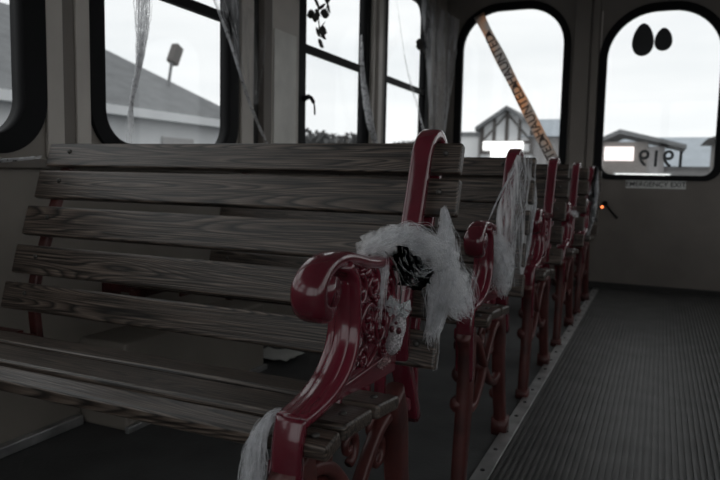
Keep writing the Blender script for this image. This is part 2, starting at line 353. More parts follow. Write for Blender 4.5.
def make_bench():
    root = empty('bench', (BX, BY, 0))
    def loc(p): return (p[0]-BX, p[1]-BY, p[2])
    # back slats, top to bottom: face top, face bottom in (Y,Z)
    sl = [((1.238, .820), (1.219, .762)), ((1.204, .752), (1.184, .683)), ((1.168, .664), (1.147, .593)), ((1.131, .570), (1.112, .502)), ((1.098, .483), (1.080, .420))]
    for j, (a, b) in enumerate(sl):
        a = Vector((0, *a)); b = Vector((0, *b)); up = (a-b).normalized(); nrm = Vector((0, up.z, -up.y))  # backwards
        h = (a-b).length; mb = MB(); c = (a+b)/2+nrm*.0115
        x0, x1 = -1.435-.002*(j % 3), -.347+.003*((j*2) % 3)
        v = []
        for x in (x0, x1):
            for s in (-1, 1):
                for t in (-1, 1):
                    q = c+up*(s*h/2)+nrm*(t*.0115); v.append((x-BX, q.y-BY, q.z))
        mb.add(v, [(0, 1, 3, 2), (4, 6, 7, 5), (0, 4, 5, 1), (2, 3, 7, 6), (0, 2, 6, 4), (1, 5, 7, 3)])
        o = mb.build('back_slat', WOOD, root, bevel=.005, bseg=3)
        for bx in (-.378, -.445, -1.36):
            if bx == -.445 and j not in (0, 2): continue
            q = (a+b)/2-nrm*.0015+up*.008; m2 = MB(); m2.ball((bx-BX, q.y-BY, q.z), .006, 10, 6, (1, .6, 1)); m2.build('bolt', BOLT, o, smooth=True)
    # seat slats front to rear (Y0,Z0)-(Y1,Z1) of the top face
    for (a, b) in [((.680, .429), (.720, .437)), ((.732, .439), (.822, .433)), ((.842, .431), (.925, .421))]:
        a = Vector((0, *a)); b = Vector((0, *b)); al = (b-a).normalized(); dn = Vector((0, al.z, -al.y)); v = []
        for x in (-1.437, -.344):
            for q in (a, b):
                for t in (0, .022):
                    p = q+dn*t; v.append((x-BX, p.y-BY, p.z))
        mb = MB(); mb.add(v, [(0, 1, 3, 2), (4, 6, 7, 5), (0, 4, 5, 1), (2, 3, 7, 6), (0, 2, 6, 4), (1, 5, 7, 3)])
        o = mb.build('seat_slat', WOOD, root, bevel=.006, bseg=3)
        q = (a+b)/2-dn*.001
        for bx in (-.37, -1.37):
            m2 = MB(); m2.ball((bx-BX, q.y-BY, q.z), .006, 10, 6, (1, 1, .5)); m2.build('bolt', BOLT, o, smooth=True)
    # cast iron ends
    for X, nm in ((-.408, 'aisle'), (-1.395, 'wall')):
        x = X-BX
        def P(l): return [(x, p[0]-BY, p[1]) for p in l]
        mb = MB()
        path = [(1.155, .30), (1.13, .36), (1.098, .42), (1.082, .48), (1.10, .56), (1.123, .64), (1.146, .70), (1.168, .762), (1.183, .800), (1.203, .822), (1.236, .834), (1.266, .822), (1.280, .792), (1.278, .765)]
        pp = catmull(P(path), 5); n = len(pp)
        if nm == 'aisle': mb.sweep(pp, [.038]*n, [.026-.004*i/n for i in range(n)], sq=.4)
        # bar behind the slats
        mb.sweep(catmull(P([(1.277, .80), (1.262, .77), (1.222, .68), (1.185, .58), (1.15, .48), (1.145, .40), (1.155, .30)]), 5), .03, .02, sq=.5)
        # seat rail under the slats
        mb.sweep(catmull(P([(.672, .39), (.74, .395), (.83, .395), (.93, .385), (1.04, .36), (1.145, .33)]), 4), .026, .03, sq=.4)
        for yy, z0, z1 in ((.724, .39, .452), (.832, .39, .45), (.936, .385, .45), (1.0, .37, .46)):
            mb.box(x-.008, x+.008, yy-BY-.006, yy-BY+.006, z0, z1)
        if nm == 'wall':
            for yy, zz in ((.74, .395), (1.10, .35)):
                mb.box(-1.549-BX, x, yy-BY-.012, yy-BY+.012, zz-.012, zz+.012); mb.box(-1.549-BX, -1.541-BX, yy-BY-.035, yy-BY+.035, zz-.04, zz+.04)
        ef = mb.build('end_frame', RED if nm == 'aisle' else REDW, root, smooth=(nm == 'aisle'))
        if nm == 'wall': continue
        # armrest : one continuous C scroll, knob at the front
        ar = MB()
        xa = x
        if nm == 'aisle': x = x+.012
        rail = [(1.10, .612), (1.05, .614), (.98, .618), (.90, .624), (.84, .636), (.795, .640), (.755, .633), (.728, .612), (.730, .587), (.751, .576), (.770, .587), (.766, .602)]
        pr = catmull(P(rail), 5); n = len(pr)
        ww = []; tt = []
        for i in range(n):
            t = i/(n-1)
            k = max(0, min(1, (t-.35)/.3)); ww.append(.034+.014*k - (.022*max(0, (t-.8)/.2))); tt.append(.020+.010*k)
        ar.sweep(pr, ww, tt, sq=.7, n=16)
        if nm == 'aisle': ar.tube([(x-.023, .753-BY, .604), (x+.023, .753-BY, .604)], .020, 14)
        sup = [(.805, .632), (.828, .610), (.832, .575), (.832, .535), (.818, .502), (.790, .477), (.752, .462), (.715, .455), (.688, .452)]
        ps = catmull(P(sup), 5); n = len(ps)
        ar.sweep(ps, [.045+.006*math.sin(PI*i/n) for i in range(n)], [.016]*n, sq=.45, n=16)
        # raised ridge down the middle of the front face
        ar.sweep([Vector(q)+Vector((0, -.006, .004)) for q in ps[6:]], .026, .009, sq=.9, n=10)
        # lower front post of the arm
        ar.sweep(catmull(P([(.688, .455), (.680, .43), (.676, .39), (.680, .33), (.682, .28)]), 4), .042, .018, sq=.5)
        ar.build('armrest', RED, ef, smooth=True)
        # pierced panel and relief scrolls
        outl = [(p[0]-BY, p[1]) for p in [(.822, .625), (.90, .620), (1.0, .612), (1.022, .58), (1.028, .52), (1.03, .46), (1.02, .428), (.93, .432), (.84, .440), (.75, .443), (.70, .444), (.71, .456), (.755, .466), (.795, .484), (.828, .53), (.828, .58)]]
        def circ(cy_, cz_, ra, rb, rot=0, k=14):
            return [(cy_-BY+ra*math.cos(2*PI*i/k)*math.cos(rot)-rb*math.sin(2*PI*i/k)*math.sin(rot), cz_+ra*math.cos(2*PI*i/k)*math.sin(rot)+rb*math.sin(2*PI*i/k)*math.cos(rot)) for i in range(k)][::-1]
        holes = [circ(.965, .592, .014, .011), circ(.90, .60, .016, .009), circ(.978, .53, .010, .016), circ(.895, .505, .010, .018, .3), circ(.955, .478, .018, .008), circ(.875, .475, .014, .006, .1), circ(.92, .555, .009, .013, -.4), circ(.852, .555, .007, .018), circ(.845, .602, .012, .006)]
        pm = plate_mesh('scroll_panel', outl, holes, .010, XW(x))
        pn = link_mesh('scroll_panel', pm, RED, ef)
        og = MB()
        def spiral(c0, c1, r0, r1, a0, turns, rad, sx=.006):
            for sd in (-1, 1):
                pts = []; K = 26
                for i in range(K+1):
                    t = i/K; a = a0+turns*2*PI*t; r = r0*(1-t)+r1*t
                    pts.append((x+sd*sx, c0-BY+r*math.cos(a), c1+r*math.sin(a)))
                og.tube(pts, [rad*(1-.45*i/K) for i in range(K+1)], 7)
                og.ball(pts[-1], rad*1.5, 8, 6)
        spiral(.868, .585, .026, .005, 1.6, -1.3, .005); spiral(.862, .520, .022, .005, 2.9, 1.2, .005); spiral(.85, .482, .016, .004, .4, 1.1, .004)
        spiral(.915, .590, .030, .006, 2.6, -1.3, .0055)
        spiral(.975, .560, .030, .005, 1.3, -1.25, .005)
        spiral(.945, .520, .030, .005, 2.9, 1.3, .005)
        spiral(.900, .535, .028, .005, .6, 1.2, .005)
        spiral(.965, .487, .024, .005, .2, -1.2, .0045)
        spiral(.885, .480, .020, .004, 2.8, -1.1, .004)
        for sd in (-1, 1):
            for l in ([(.87, .615), (.93, .618), (.995, .603), (1.004, .56), (.99, .505), (.975, .468), (.92, .461), (.85, .459), (.78, .456)],
                      [(.842, .60), (.846, .55), (.838, .51), (.815, .482), (.775, .465)],
                      [(.93, .61), (.95, .57), (.93, .53), (.94, .49), (.90, .465)]):
                og.tube([(x+sd*.006, q.y, q.z) for q in catmull(P(l), 4)], .0035, 6)
            for cc in ((.945, .548), (.93, .57), (.965, .585), (.91, .512)):       # leaves and berries
                for k in range(5):
                    a = k*2*PI/5+cc[0]*9
                    og.ball((x+sd*.007, cc[0]-BY+.008*math.cos(a), cc[1]+.008*math.sin(a)), .005, 8, 5, (.8, 1, 1))
        og.build('scroll_ornament', RED, ef, smooth=True)
        rig_legs(xa, P, ef)
    return root

def copy_tree(o, parent=None):
    c = o.copy(); C.objects.link(c); c.parent = parent
    for ch in list(o.children):
        d = ch.copy(); C.objects.link(d); d.parent = c
        for g in list(ch.children):
            e = g.copy(); C.objects.link(e); e.parent = d
    return c
bench = make_bench()
labels = ['slatted dark oak bench with glossy red cast iron ends, nearest the camera in the foreground',
          'slatted bench with red iron ends, second in the row, white cobweb stretched over its post',
          'slatted bench with red iron ends, third in the row, just behind the cobweb-covered second bench',
          'slatted bench with red iron ends, fourth in the row, one before the last',
          'slatted bench with red iron ends, last in the row, nearest the rear wall']
for i, lb in enumerate(labels):
    o = bench if i == 0 else copy_tree(bench)
    o.location = (BX, BY+i*PITCHB, 0)
    tag(o, lb, 'bench', 'slatted benches along the left side of the aisle')

# ------------------------------------------------------------------ cotton cobwebs
def fibres(mb, path, rad, n, fr=.0006, wob=.3, k=5, seedv=1, spread=None):
    """n loose wavy fibres following a path with a given tuft radius at each control point"""
    rnd = random.Random(seedv); pp = catmull(path, k); m = len(pp)
    rads = []
    for i in range(m):
        t = i/(m-1)*(len(rad)-1); a = int(min(t, len(rad)-2)); rads.append(rad[a]+(rad[a+1]-rad[a])*(t-a))
    for s in range(n):
        a0 = rnd.uniform(0, 2*PI); rho = math.sqrt(rnd.random()); s0 = int(rnd.uniform(0, m*.45)); s1 = int(rnd.uniform(m*.6, m)); tw = rnd.uniform(-2.5, 2.5)
        sd = Vector((rnd.random()*50, rnd.random()*50, rnd.random()*50)); pts = []
        for i in range(s0, min(s1+1, m)):
            t = i/(m-1); a = a0+tw*t; r = rads[i]*rho
            off = Vector((math.cos(a)*r, math.sin(a)*r*.7, math.sin(a+1)*r*.8))
            nzv = noise.noise_vector(pp[i]*14+sd)*rads[i]*wob*2
            pts.append(pp[i]+off+nzv)
        if len(pts) > 2: mb.sweep(pts, fr*2, fr*2, Vector((.3, .9, .3)), 3, 1., cap=False)
    return mb

COT = bpy.data.materials.new('cotton_wool'); COT.use_nodes = True
_n = COT.node_tree; _n.nodes.clear(); _o = _n.nodes.new('ShaderNodeOutputMaterial'); _v = _n.nodes.new('ShaderNodeVolumePrincipled')
_t = _n.nodes.new('ShaderNodeTexCoord'); _z = _n.nodes.new('ShaderNodeTexNoise'); _z.inputs['Scale'].default_value = 75; _z.inputs['Detail'].default_value = 6; _z.inputs['Distortion'].default_value = .8
_r = _n.nodes.new('ShaderNodeMapRange'); _r.inputs['From Min'].default_value = .42; _r.inputs['From Max'].default_value = .66; _r.inputs['To Min'].default_value = 0; _r.inputs['To Max'].default_value = 190
_v.inputs['Color'].default_value = (.985, .985, .99, 1)
_n.links.new(_t.outputs['Object'], _z.inputs[0]); _n.links.new(_z.outputs[0], _r.inputs[0]); _n.links.new(_r.outputs[0], _v.inputs['Density']); _n.links.new(_v.outputs[0], _o.inputs['Volume'])
def fluff(paths, seedv=1):
    mb = MB()
    for path, rad in paths:
        pp = catmull(path, 6); m = len(pp); P2 = []; n = 18
        for i, p in enumerate(pp):
            t = i/(m-1)*(len(rad)-1); a = int(min(t, len(rad)-2)); P2.append(rad[a]+(rad[a+1]-rad[a])*(t-a))
        k0 = len(mb.v)
        mb.sweep(pp, [2*r for r in P2], [1.7*r for r in P2], Vector((.9, .3, .2)), n, 1.)
        for i in range(m):
            for k in range(n):
                q = Vector(mb.v[k0+i*n+k]); mb.v[k0+i*n+k] = tuple(q+noise.noise_vector(q*38+Vector((seedv, 0, 0)))*P2[i]*.7+noise.noise_vector(q*95)*P2[i]*.6)
    return mb
# 1. big tuft on the first bench: over the armrest, along to the slat ends, hanging down
def cotton(name, label, tufts, wisps, origin):
    root = empty(name, origin, label, 'cobweb')
    for tp_ in tufts:
        o = fluff([tp_], len(label)).build('cotton_tuft', COT, root); o.location = -Vector(origin)
    mb = MB()
    for i, (p, rad, n, fr) in enumerate(wisps): fibres(mb, p, rad, n, fr, .42, k=9, seedv=i+len(label))
    o = mb.build('strands', WOOL, root); o.location = -Vector(origin)
    return root
A1 = [(-.398, .885, .640), (-.392, .955, .652), (-.385, 1.03, .648), (-.370, 1.07, .632), (-.352, 1.09, .625), (-.338, 1.10, .622)]
A2 = [(-.372, .98, .635), (-.368, 1.01, .605), (-.362, 1.03, .59), (-.350, 1.06, .595)]
A3 = [(-.356, 1.155, .700), (-.350, 1.145, .67), (-.343, 1.12, .62), (-.336, 1.10, .565), (-.345, 1.10, .51), (-.353, 1.10, .46), (-.345, 1.10, .415)]
A4 = [(-.335, 1.11, .60), (-.315, 1.10, .565), (-.298, 1.09, .535), (-.288, 1.09, .52)]
A5 = [(-.388, .945, .648), (-.384, .945, .61), (-.386, .942, .56), (-.386, .94, .52)]
cotton('cotton_cobweb', 'thick white cotton cobweb draped over the armrest of the nearest bench and hanging beside it',
    [(A1, [.010, .022, .026, .024, .022, .018]), (A2, [.012, .018, .018, .014]), (A3, [.003, .009, .020, .020, .013, .010, .004]), (A4, [.022, .022, .014, .004]), (A5, [.010, .007, .006, .003])],
    [(A1, [.012, .024, .028, .026, .024, .020], 420, .00028), (A2, [.014, .020, .020, .018], 200, .00028), (A3, [.004, .010, .022, .024, .016, .012, .005], 480, .00028), (A4, [.024, .028, .022, .016], 260, .00025), (A5, [.008]*4, 60, .00025)], (-.37, 1.02, .645))
B1 = [(-.420, .715, .448), (-.432, .690, .446), (-.437, .670, .42), (-.438, .664, .38), (-.438, .660, .32)]
cotton('cotton_cobweb', 'small pale cotton tuft hanging beside the foot of the nearest armrest', [(B1, [.005, .008, .010, .012, .012])], [(B1, [.006, .010, .013, .015, .015], 380, .0003)], (-.45, .69, .45))

def veil(name, rows, m, label, nf=60, seedv=1, sub=5, fr=.0006, drop=.0, fm=None):
    """stretched web: a sheet through rows of points plus taut fibres across it"""
    G = [catmull(r, sub) for r in rows]; cols = len(G[0]); V = [catmull([g[i] for g in G], sub) for i in range(cols)]
    rws = len(V[0]); v = [V[c][r] for r in range(rws) for c in range(cols)]
    v = [p+noise.noise_vector(p*16)*.006 for p in v]
    f = [(r*cols+c, r*cols+c+1, (r+1)*cols+c+1, (r+1)*cols+c) for r in range(rws-1) for c in range(cols-1)]
    sh = MB(); sh.add(v, f)
    root = empty(name, tuple(v[0]), label, 'cobweb')
    o = sh.build('veil', m, root, smooth=True); o.location = -Vector(v[0])
    rnd = random.Random(seedv); fb = MB()
    for s in range(nf):
        c0 = rnd.uniform(0, cols-1); c1 = min(cols-1, max(0, c0+rnd.uniform(-.6, .6)*cols)); r0 = rnd.randint(0, rws//3); r1 = rnd.randint(2*rws//3, rws-1)
        pts = []
        for r in range(r0, r1+1):
            t = (r-r0)/max(1, r1-r0); c = c0+(c1-c0)*t; i = int(min(c, cols-2)); a = v[r*cols+i]; b = v[r*cols+i+1]
            pts.append(a.lerp(b, c-i)+Vector((rnd.uniform(-1, 1), rnd.uniform(-1, 1), 0))*.0012)
        if len(pts) > 2: fb.sweep(pts, fr*2, fr*2, Vector((.3, .9, .3)), 3, 1., cap=False)
    o = fb.build('strands', fm or WOOL, root); o.location = -Vector(v[0])
    return root
o2 = PITCHB
# 3. sheet stretched from the second post down to its armrest and out
v3 = veil('cotton_cobweb', [
    [(-.378, 1.913, .824), (-.366, 1.986, .821), (-.352, 2.058, .818)],
    [(-.378, 1.805, .756), (-.366, 1.925, .756), (-.352, 2.058, .751)],
    [(-.378, 1.719, .693), (-.366, 1.882, .689), (-.352, 2.077, .678)],
    [(-.378, 1.695, .632), (-.366, 1.84, .624), (-.352, 2.042, .613)],
    [(-.378, 1.742, .566), (-.366, 1.842, .552), (-.352, 1.993, .544)],
    [(-.378, 1.838, .458), (-.366, 1.863, .45), (-.352, 1.906, .451)]], VEIL,
    'white cotton cobweb stretched from the post to the armrest of the second bench', 34, 21, fr=.0004)
C1 = [(-.44, 1.63, .600), (-.415, 1.64, .605), (-.385, 1.66, .59), (-.365, 1.68, .55), (-.355, 1.69, .51), (-.35, 1.70, .455)]
cotton('cotton_cobweb', 'fluffy white cotton tuft hanging from under the knob of the second bench armrest', [(C1, [.006, .013, .018, .022, .02, .006])], [(C1, [.010, .018, .024, .028, .026, .014], 380, .0004)], (-.40, 1.65, .60))
w3 = MB()
fibres(w3, [(-.408, 1.72, .64), (-.400, 1.815, .709), (-.390, 1.90, .765), (-.380, 1.966, .82)], [.002, .003, .004, .003], 36, .0004, .3, seedv=23)
fibres(w3, [(-.352, 2.058, .822), (-.351, 2.06, .75), (-.350, 2.075, .68), (-.350, 2.03, .60), (-.350, 1.98, .53), (-.352, 1.90, .45)], [.002, .003, .006, .005, .004, .003], 90, .0004, .3, seedv=24)
w3o = w3.build('edge_strands', WOOL, v3); w3o.location = -v3.location
# 4. fifth and fourth bench
o5 = PITCHB*4
D1 = [(-.385, 1.22+o5, .835), (-.378, 1.18+o5, .78), (-.375, 1.10+o5, .70), (-.385, 1.05+o5, .60), (-.39, 1.02+o5, .50), (-.40, .98+o5, .42), (-.41, .96+o5, .36)]
cotton('cotton_cobweb', 'white cotton cobweb hanging down the aisle end of the last bench by the rear wall', [(D1, [.010, .014, .018, .026, .022, .016, .006])], [(D1, [.012, .018, .024, .034, .028, .02, .012], 160, .0007)], (-.38, 1.2+o5, .82))
D2 = [(-.385, .80+o2*3, .605), (-.365, .85+o2*3, .595), (-.36, .92+o2*3, .58)]
cotton('cotton_cobweb', 'tiny white cotton tuft caught on the armrest of the fourth bench', [(D2, [.006, .012, .006])], [(D2, [.008, .014, .010], 50, .0006)], (-.37, .84+o2*3, .60))

# window webs
WOOLW = translucent_mix(alpha_mat('thin_window_cotton', (.9, .9, .92), .25, .5, 60), (.95, .95, .96), .75)
def strand_web(paths, label, seedv, m=WOOLW):
    mb = MB()
    for i, (p, rad, n, fr) in enumerate(paths): fibres(mb, p, rad, n, fr, .25, seedv=seedv+i)
    return tag(mb.build('cobweb_strand', m), label, 'cobweb')
xi = XL+.045
strand_web([([(xi, 1.62, 1.9), (xi, 1.645, 1.5), (xi, 1.655, 1.25), (xi, 1.64, 1.1), (xi, 1.60, .95), (xi, 1.60, .84)], [.022, .03, .03, .014, .009, .016], 90, .0008)],
           'narrow grey veil of cobweb hanging down the left part of the second window', 41)
veil('cobweb_strand', [[(xi, 1.98, 1.45), (xi, 2.13, 1.42), (xi+.01, 2.40, 1.36)], [(xi, 2.12, 1.23), (xi, 2.2, 1.22), (xi, 2.36, 1.22)], [(xi, 2.24, 1.03), (xi, 2.26, 1.03), (xi, 2.30, 1.03)]], VEILT,
     'thin triangular cobweb stretched across the black edge between the second and third windows', 14, 43, fr=.0004, fm=WOOLW)
strand_web([([(xi, 1.95, 1.47), (xi, 2.12, 1.24), (xi, 2.26, 1.02), (xi, 2.42, .83)], [.004, .004, .006, .004], 24, .0009)],
           'taut diagonal cobweb strand crossing the right edge of the second window down to the pillar', 44)
strand_web([([(xi, 3.30, 1.50), (xi, 3.33, 1.30), (xi, 3.42, 1.10), (xi, 3.52, .95), (xi, 3.58, .84)], [.008, .012, .02, .016, .012], 90, .0011)],
           'pale cobweb strand running down the right edge of the third window onto the pillar', 46)
veil('cobweb_strand', [[(xi, 4.20, 1.95), (xi+.03, 4.60, 1.93), (xi+.1, 4.80, 1.90)], [(xi, 4.38, 1.55), (xi+.03, 4.62, 1.55), (xi+.08, 4.8, 1.6)], [(xi, 4.46, 1.25), (xi+.03, 4.62, 1.2), (xi+.05, 4.75, 1.2)], [(xi, 4.55, .85), (xi+.02, 4.62, .85), (xi+.02, 4.70, .85)]],
     translucent_mix(alpha_mat('broad_cotton_veil', (.8, .8, .82), .12, .6, 9, (1, 1, .25), .38, .7), (.8, .8, .82), .5), 'broad grey cobweb veil hanging over the corner pillar beside the rear window', 40, 48, fr=.0006, fm=WOOLW)
strand_web([([(xi, 3.80, 1.80), (xi, 4.0, 1.45), (xi, 4.25, 1.2), (xi+.02, 4.50, .88)], [.004, .008, .010, .012], 12, .0006)],
           'faint diagonal cobweb strand crossing the fourth window', 50)
strand_web([([(xi-.02, 1.05, .765), (-1.49, 1.14, .772), (-1.45, 1.22, .782)], [.006, .006, .005], 50, .0008)],
           'short white cobweb strand stretched from the left wall to the end of the nearest bench', 52)

# withered leaf sprigs caught at the tops of the third and fourth windows
LEAF = mat('withered_leaf', (.03, .027, .024), .7)
def sprig(loc, s, label, seedv):
    rnd = random.Random(seedv); root = empty('leaf_sprig', loc, label, 'decoration')
    st_ = MB(); st_.tube(catmull([(0, 0, .14*s), (.01, .02*s, .07*s), (.01, .03*s, 0), (.01, .06*s, -.06*s)], 5), .003, 6); st_.build('stem', LEAF, root)
    lm = MB()
    for k in range(16):
        c = Vector((rnd.uniform(.0, .03), rnd.uniform(-.02, .08)*s, rnd.uniform(-.09, .13)*s)); d = Vector((rnd.uniform(-.3, .3), rnd.uniform(-1, 1), rnd.uniform(-1, .6))).normalized(); sdv = d.cross(Vector((1, .2, 0))).normalized(); l = rnd.uniform(.04, .058)*s
        v = []
        for i in range(7):
            t = i/6; wv = math.sin(PI*t)**.8*l*.42
            for q in (-1, 0, 1): v.append(c+d*l*t+sdv*wv*q+Vector((.004 if q == 0 else 0, 0, 0)))
        lm.add(v, [(i*3+j, i*3+j+1, i*3+j+4, i*3+j+3) for i in range(6) for j in range(2)])
    lm.build('leaves', LEAF, root)
sprig((xi-.03, 2.83, 1.47), 1.0, 'dark withered leaf sprig hanging at the top left of the third window', 3)
sprig((xi-.03, 4.36, 1.72), 1.5, 'dark withered leaf sprig hanging at the top right of the fourth window', 5)
hk = MB(); hk.tube(catmull([(xi-.03, 2.735, 1.10), (xi-.01, 2.76, 1.115), (xi, 2.785, 1.085), (xi, 2.795, 1.035)], 5), [.012]*5+[.009]*5+[.004]*6, 8)
tag(hk.build('window_latch', RUB, smooth=True), 'black curved latch on the left edge of the third window', 'latch')

# ------------------------------------------------------------------ glitter ornament hanging from the first armrest
GLB = mat('silver_blue_glitter', (.86, .95, 1.), .14, .8, bump=1., bscale=500, var=.3, vscale=350)
b_ = GLB.node_tree.nodes['Principled BSDF']
GLS = mat('silver_glitter', (.62, .60, .62), .3, .5, bump=1., bscale=420, var=.6, vscale=300)
GLP = mat('rose_sequins', (.55, .42, .42), .2, .7, bump=1., bscale=500, var=.5, vscale=400)
GLD = mat('dark_sequins', (.12, .04, .05), .3, .5)
orn = empty('hanging_ornament', (-.357, .948, .553), 'sparkling skull ornament with icy blue bow hanging from the nearest armrest', 'ornament')
orn.rotation_euler = (0, .10, 0)
bw = MB()
rnd = random.Random(5)
for s in (-1, 1):      # loops and tails
    for (dx, dz, l, wd) in ((.95, .30, .021, .010), (.8, -.55, .020, .008)):
        d = Vector((s*dx, 0, dz)).normalized(); q = Vector((-d.z, 0, d.x)); v = []
        for i in range(6):
            t = i/5; ww = wd*(.25+.9*t)/1.15/2*1.6
            for j in range(5):
                u = j/4*2-1; v.append(d*l*t+q*ww*u+Vector((0, -.004*math.cos(u*1.5)*math.sin(PI*min(t*1.1, 1))-rnd.uniform(0, .0012), 0)))
        bw.add(v, [(i*5+j, i*5+j+1, i*5+j+6, i*5+j+5) for i in range(5) for j in range(4)])
        bw.add([p+Vector((0, .004, 0)) for p in v], [(i*5+j, i*5+j+5, i*5+j+6, i*5+j+1) for i in range(5) for j in range(4)])
bw.ball((0, -.004, 0), .0065, 12, 8)
for k in range(260):
    a = rnd.uniform(0, 2*PI); r = rnd.uniform(0, .023); bw.ball((r*math.cos(a), -.006+rnd.uniform(-.001, .001), r*.55*math.sin(a)), rnd.uniform(.0007, .0014), 5, 4)
bw.v = [(q[0]*.92, q[1]-.006, q[2]*1.1) for q in bw.v]; bw.build('bow', GLB, orn)
sk = MB()
prof = [(-.008, .006), (-.018, .011), (-.030, .0150), (-.042, .0165), (-.052, .0155), (-.060, .0150), (-.070, .0165), (-.080, .0155), (-.090, .012), (-.097, .008), (-.101, .004)]
v = []
for z, r in prof:
    for k in range(20):
        a = 2*PI*k/20; v.append((r*math.cos(a)+(z+.05)*.12, r*.5*math.sin(a), z))
sk.add(v, [(i*20+k, i*20+(k+1) % 20, (i+1)*20+(k+1) % 20, (i+1)*20+k) for i in range(len(prof)-1) for k in range(20)]+[tuple(range(19, -1, -1)), tuple((len(prof)-1)*20+k for k in range(20))])
for k in range(240):
    z = rnd.uniform(-.096, -.012); a = rnd.uniform(0, 2*PI)
    for i in range(len(prof)-1):
        if prof[i][0] >= z >= prof[i+1][0]: r = prof[i][1]; break
    sk.ball((r*math.cos(a)+(z+.05)*.12, r*.5*math.sin(a), z), rnd.uniform(.0006, .0012), 5, 4)
sk.v = [(q[0]*.80, q[1], q[2]*.74-.004) for q in sk.v]; sk.build('skull_body', GLS, orn, smooth=True)
for s in (-1, 1): MB().ball((s*.0058, -.0075, -.036), .0045, 10, 8, (1, .5, 1.25)).build('eye_socket', GLD, orn, smooth=True)
MB().ball((0, -.0068, -.025), .003, 8, 6, (1, .6, 1)).build('forehead_jewel', GLD, orn, smooth=True)
tl = MB()
for k in range(60):
    t = rnd.random(); tl.ball((-.006-.014*t+rnd.uniform(-.006, .006), rnd.uniform(-.006, .004), -.080-.024*t), rnd.uniform(.001, .002), 6, 4)
tl.build('sequin_tassel', GLP, orn)
cd = MB(); cd.tube(catmull([(0, .0, .004), (-.003, .003, .03), (-.02, .01, .062), (-.04, .0, .085)], 4), .0012, 6); cd.build('hanging_cord', BOLT, orn)

# ------------------------------------------------------------------ rear wall furniture
EYE = mat('black_vinyl', (.01, .012, .013), .4)
def egg(cx, cz, w_, h_, k=32):
    o = []
    for i in range(k):
        a = 2*PI*i/k; z = math.sin(a); o.append((cx+w_/2*math.cos(a)*(1-.20*z), cz+h_/2*z))
    return o
for cx, cz, w_, h_, lb in ((-.167, 1.700, .134, .215, 'larger left of two black egg-shaped eye stickers on the rear door window'), (-.042, 1.695, .108, .150, 'smaller right of two black egg-shaped eye stickers on the rear door window')):
    tag(link_mesh('eye_sticker', plate_mesh('eye_sticker', egg(cx, cz, w_, h_), [], .003, YW(YR+.017)), EYE), lb, 'sticker')
NUM = mat('dark_grey_decal', (.05, .055, .06), .5)
nm = text_mesh('coach_number', '1919', .155); nm.transform(Matrix.Rotation(PI/2, 4, 'X')); nm.transform(Matrix.Diagonal((-.97, 1, 1, 1)))
nm.transform(Matrix.Rotation(.02, 4, 'Y'))
bmn = bmesh.new(); bmn.from_mesh(nm); bmesh.ops.reverse_faces(bmn, faces=bmn.faces[:]); bmn.to_mesh(nm); bmn.free()
tag(link_mesh('coach_number', nm, NUM, None, (-.005, YR+.0185, .905)), 'dark number 1919 seen in reverse on the rear door window', 'decal')
sg = empty('exit_label', (-.035, YR-.001, .736), 'narrow grey EMERGENCY EXIT label on the rear wall under the window', 'sign')
MB().box(-.185, .185, -.002, 0, -.026, .026).build('label_plate', mat('grey_label', (.62, .62, .60), .5), sg)
tm = text_mesh('lettering', 'EMERGENCY EXIT', .046, .0006); tm.transform(Matrix.Rotation(PI/2, 4, 'X')); tm.transform(Matrix.Translation((0, -.003, 0)))
link_mesh('lettering', tm, mat('label_ink', (.02, .02, .02), .5), sg)
hd = empty('door_lever', (-.345, YR, .60), 'thin black lever slanting down on the rear wall by the last bench', 'handle')
lv = MB(); lv.sweep([(0, -.03, 0), (.04, -.04, -.05), (.085, -.04, -.10)], [.016, .014, .018], [.014, .012, .014]); lv.build('lever_arm', RUB, hd)
mt = MB(); mt.tube([(0, 0, 0), (0, -.04, 0)], .018, 12); mt.build('lever_mount', RUB, hd)
il = empty('indicator_light', (-.362, YR, .575), 'tiny glowing orange indicator lamp on the rear wall by the black lever', 'lamp')
MB().ball((0, -.05, 0), .009, 12, 8).build('bulb', emit_mat('orange_glow', (1., .25, .08), 2.2), il, smooth=True)
mt = MB(); mt.tube([(0, 0, 0), (0, -.05, 0)], .012, 12); mt.build('socket', RUB, il)

# caution tape across rear left window
TAPE = mat('orange_grey_tape', (.28, .17, .11), .5, var=.35, vscale=9)
b_ = TAPE.node_tree.nodes['Principled BSDF']; b_.inputs['Alpha'].default_value = .93
nt_ = TAPE.node_tree; tl_ = nt_.nodes.new('ShaderNodeBsdfTranslucent'); tl_.inputs[0].default_value = (.62, .40, .27, 1); ms_ = nt_.nodes.new('ShaderNodeMixShader'); ms_.inputs[0].default_value = .8
cr_ = [n for n in nt_.nodes if n.type == 'VALTORGB'][0]; cr_.color_ramp.elements[0].color = (.60, .57, .55, 1); cr_.color_ramp.elements[1].color = (.95, .60, .38, 1); cr_.color_ramp.elements[0].position = .45; cr_.color_ramp.elements[1].position = .6
[n for n in nt_.nodes if n.type == 'TEX_NOISE'][0].inputs['Scale'].default_value = 3.2
nt_.links.new(cr_.outputs[0], tl_.inputs[0]); nt_.links.new(b_.outputs[0], ms_.inputs[1]); nt_.links.new(tl_.outputs[0], ms_.inputs[2]); nt_.links.new(ms_.outputs[0], nt_.nodes['Material Output'].inputs[0])
INK = mat('tape_ink', (.045, .03, .028), .5)
A = Vector((-1.285, YR-.02, 1.94)); B = Vector((-.69, YR-.035, .86))
tp = empty('caution_tape', tuple(B), 'orange and grey HAUNTED warning tape stretched diagonally over the left rear window', 'tape')
d = (A-B); ln = d.length; d.normalize(); up = d.cross(Vector((0, 1, 0))).normalized(); up = -up if up.x > 0 else up
v = []
